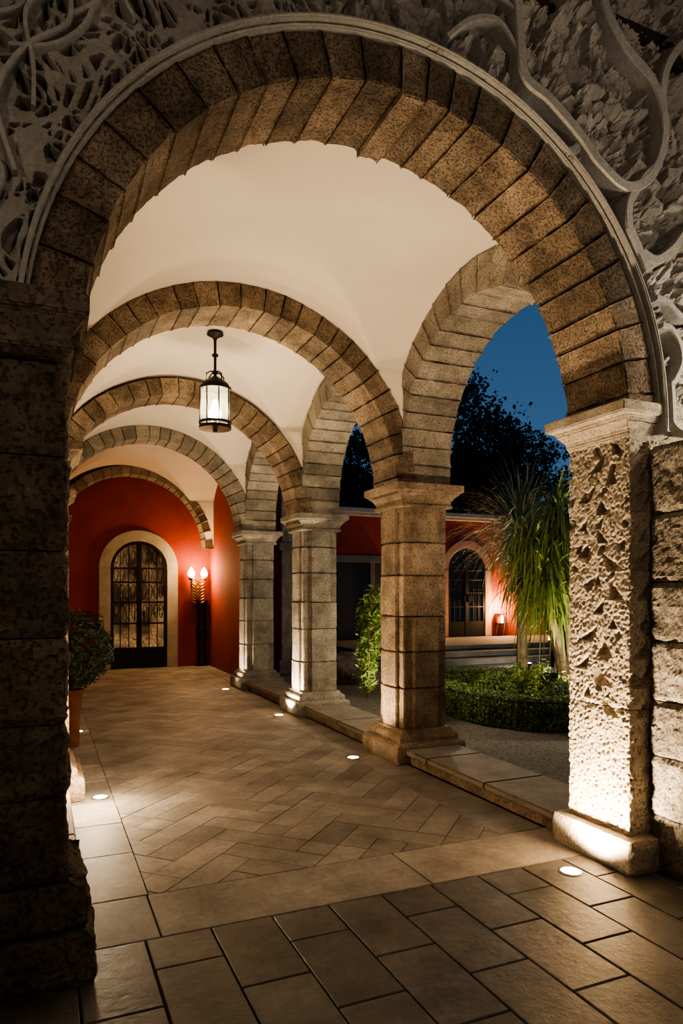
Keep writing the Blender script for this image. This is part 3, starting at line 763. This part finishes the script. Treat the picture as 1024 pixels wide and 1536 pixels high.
# ------------------------------------------------------------ trees
def tree(x,y,h,blobs,name,n=9000,ls=.22):
    bm=bmesh.new(); tube(bm,[(x,y,-.05),(x+.1,y,h*.3),(x-.1,y,h*.6),(x,y,h*.85)],[.22,.17,.11,.03],8,1)
    for (bx_,by_,bz,br) in blobs:
        tube(bm,[(x,y,h*.35),(x+bx_*.5,y+by_*.5,(h*.35+bz)/2),(x+bx_,y+by_,bz)],[.09,.06,.02],6,1)
        m_=int(n*br*br/sum(b_[3]**2 for b_ in blobs))
        sub=[(Vector((rnd.gauss(0,1),rnd.gauss(0,1),rnd.gauss(0,1))).normalized()*br*rnd.uniform(.4,1)) for _ in range(16)]
        for _ in range(m_):
            q=rnd.choice(sub); d=Vector((rnd.gauss(0,1),rnd.gauss(0,1),rnd.gauss(0,.8)))*br*.24
            leaf(bm,Vector((x+bx_,y+by_,bz))+q+d,ls*rnd.uniform(.6,1.3),None,.55)
    finish(bm,name,[M_tree,M_bark],recalc=False)
tree(13.8,21.2,9.3,[(0,0,8.0,1.4),(-1.1,.3,6.8,1.5),(1.1,-.2,6.6,1.5),(-.3,.2,5.4,1.7),(1.8,.3,5.3,1.4),(-1.9,0,5.2,1.4)],'garden_tree',16000,.19)
tree(9.5,21.0,7.2,[(0,0,6.2,1.1),(-.9,.2,5.2,1.2),(.9,-.2,5.0,1.2),(0,.2,4.4,1.4)],'garden_tree',9000,.19)
tree(17.8,22.5,7.6,[(0,0,6.8,1.3),(-1.4,.3,5.9,1.4),(1.3,-.2,5.6,1.4),(-.3,.2,4.7,1.7),(-2.4,.2,4.9,1.4)],'garden_tree',12000,.19)
tree(6.0,21.0,7.5,[(0,0,6.0,1.4),(1.0,.2,5.0,1.3),(-.9,-.2,4.8,1.3)],'garden_tree',7000)
hedge([(4,18.1),(12,18.1),(24,18.1)],1.2,4.0,'tall_hedge',26000,.2,M_tree)
# potted plant at left
px_,py_=.29,7.25
bm=bmesh.new(); lathe(bm,[(.0,0),(.065,.0),(.07,.03),(.08,.30),(.10,.50),(.115,.52),(.115,.56),(.10,.56),(.09,.50),(.0,.50)],(px_,py_,0),24)
pt=finish(bm,'potted_shrub',M_pot,smooth=False)
bm=bmesh.new()
for _ in range(2600):
    d=Vector((rnd.gauss(0,1),rnd.gauss(0,1),rnd.gauss(0,1))).normalized(); k=rnd.uniform(.4,1)**.4*(1+.25*noise.noise(d*2.5))
    leaf(bm,Vector((px_+.08,py_,.95))+Vector((d.x*.30*k,d.y*.30*k,d.z*.38*k)),.06*rnd.uniform(.7,1.4),d,.35)
for k in range(6): tube(bm,[(px_,py_,.5),(px_+rnd.uniform(-.1,.1),py_+rnd.uniform(-.1,.1),.95)],.01,5,1)
finish(bm,'foliage',[M_potpl,M_bark],pt,recalc=False)
# added lanterns out of view (beside / behind the viewpoint) to light the front
def added_lantern(x,y,z,name,en,col,hang=True,rad=.1):
    bm=bmesh.new(); c=(x,y,z)
    lathe(bm,[(.0,.39),(.02,.37),(.09,.29),(.10,.27),(.0,.27)],c,12); lathe(bm,[(.0,.0),(.07,.01),(.08,.04),(.0,.04)],c,12)
    for i in range(6):
        a=pi/3*i; tube(bm,[(x+.075*math.cos(a),y+.075*math.sin(a),z+.02),(x+.09*math.cos(a),y+.09*math.sin(a),z+.28)],.006,5)
    if hang: tube(bm,[(x,y,z+.37),(x,y,5.03)],.01,6)
    lathe(bm,[(.0,.05),(.03,.07),(.03,.19),(.0,.22)],c,10,1,cap=False)
    sl=finish(bm,name,[M_metal,M_bulb]); light('POINT','lamp',(x,y,z+.14),en,col,sl,rad=rad)
added_lantern(3.6,2.15,2.30,'added_pedestal_lantern',46,(1,.88,.72),False,.05)
added_lantern(3.9,.9,2.95,'added_pendant_lantern',26,(1,.87,.72))
added_lantern(1.2,-1.2,2.95,'added_pendant_lantern',36,(1,.86,.70))
added_lantern(-1.6,.6,2.6,'added_pendant_lantern',22,(1,.82,.64))
# ------------------------------------------------------------ WORLD / CAMERA
w=bpy.data.worlds.new('dusk'); sc.world=w; w.use_nodes=True; nt=w.node_tree; bg=nt.nodes['Background']
tc=N(nt,'ShaderNodeTexCoord'); sp=N(nt,'ShaderNodeSeparateXYZ'); r=N(nt,'ShaderNodeValToRGB')
nt.links.new(tc.outputs['Generated'],sp.inputs[0]); nt.links.new(sp.outputs['Z'],r.inputs['Fac']); nt.links.new(r.outputs[0],bg.inputs[0])
r.color_ramp.elements[0].color=(.055,.12,.22,1); r.color_ramp.elements[1].color=(.014,.042,.11,1); r.color_ramp.elements[1].position=.6
bg.inputs['Strength'].default_value=.52
cam=bpy.data.cameras.new('camera'); co=bpy.data.objects.new('camera',cam); sc.collection.objects.link(co)
co.location=(0,0,1.5); co.rotation_euler=(pi/2,0,-math.radians(23.6)); cam.lens=24.3; cam.sensor_width=36; cam.shift_y=122/1536; cam.clip_start=.05
sc.camera=co
sc.view_settings.view_transform='AgX'
try: sc.view_settings.look='AgX - Medium High Contrast'
except Exception: pass
sc.view_settings.exposure=1.25
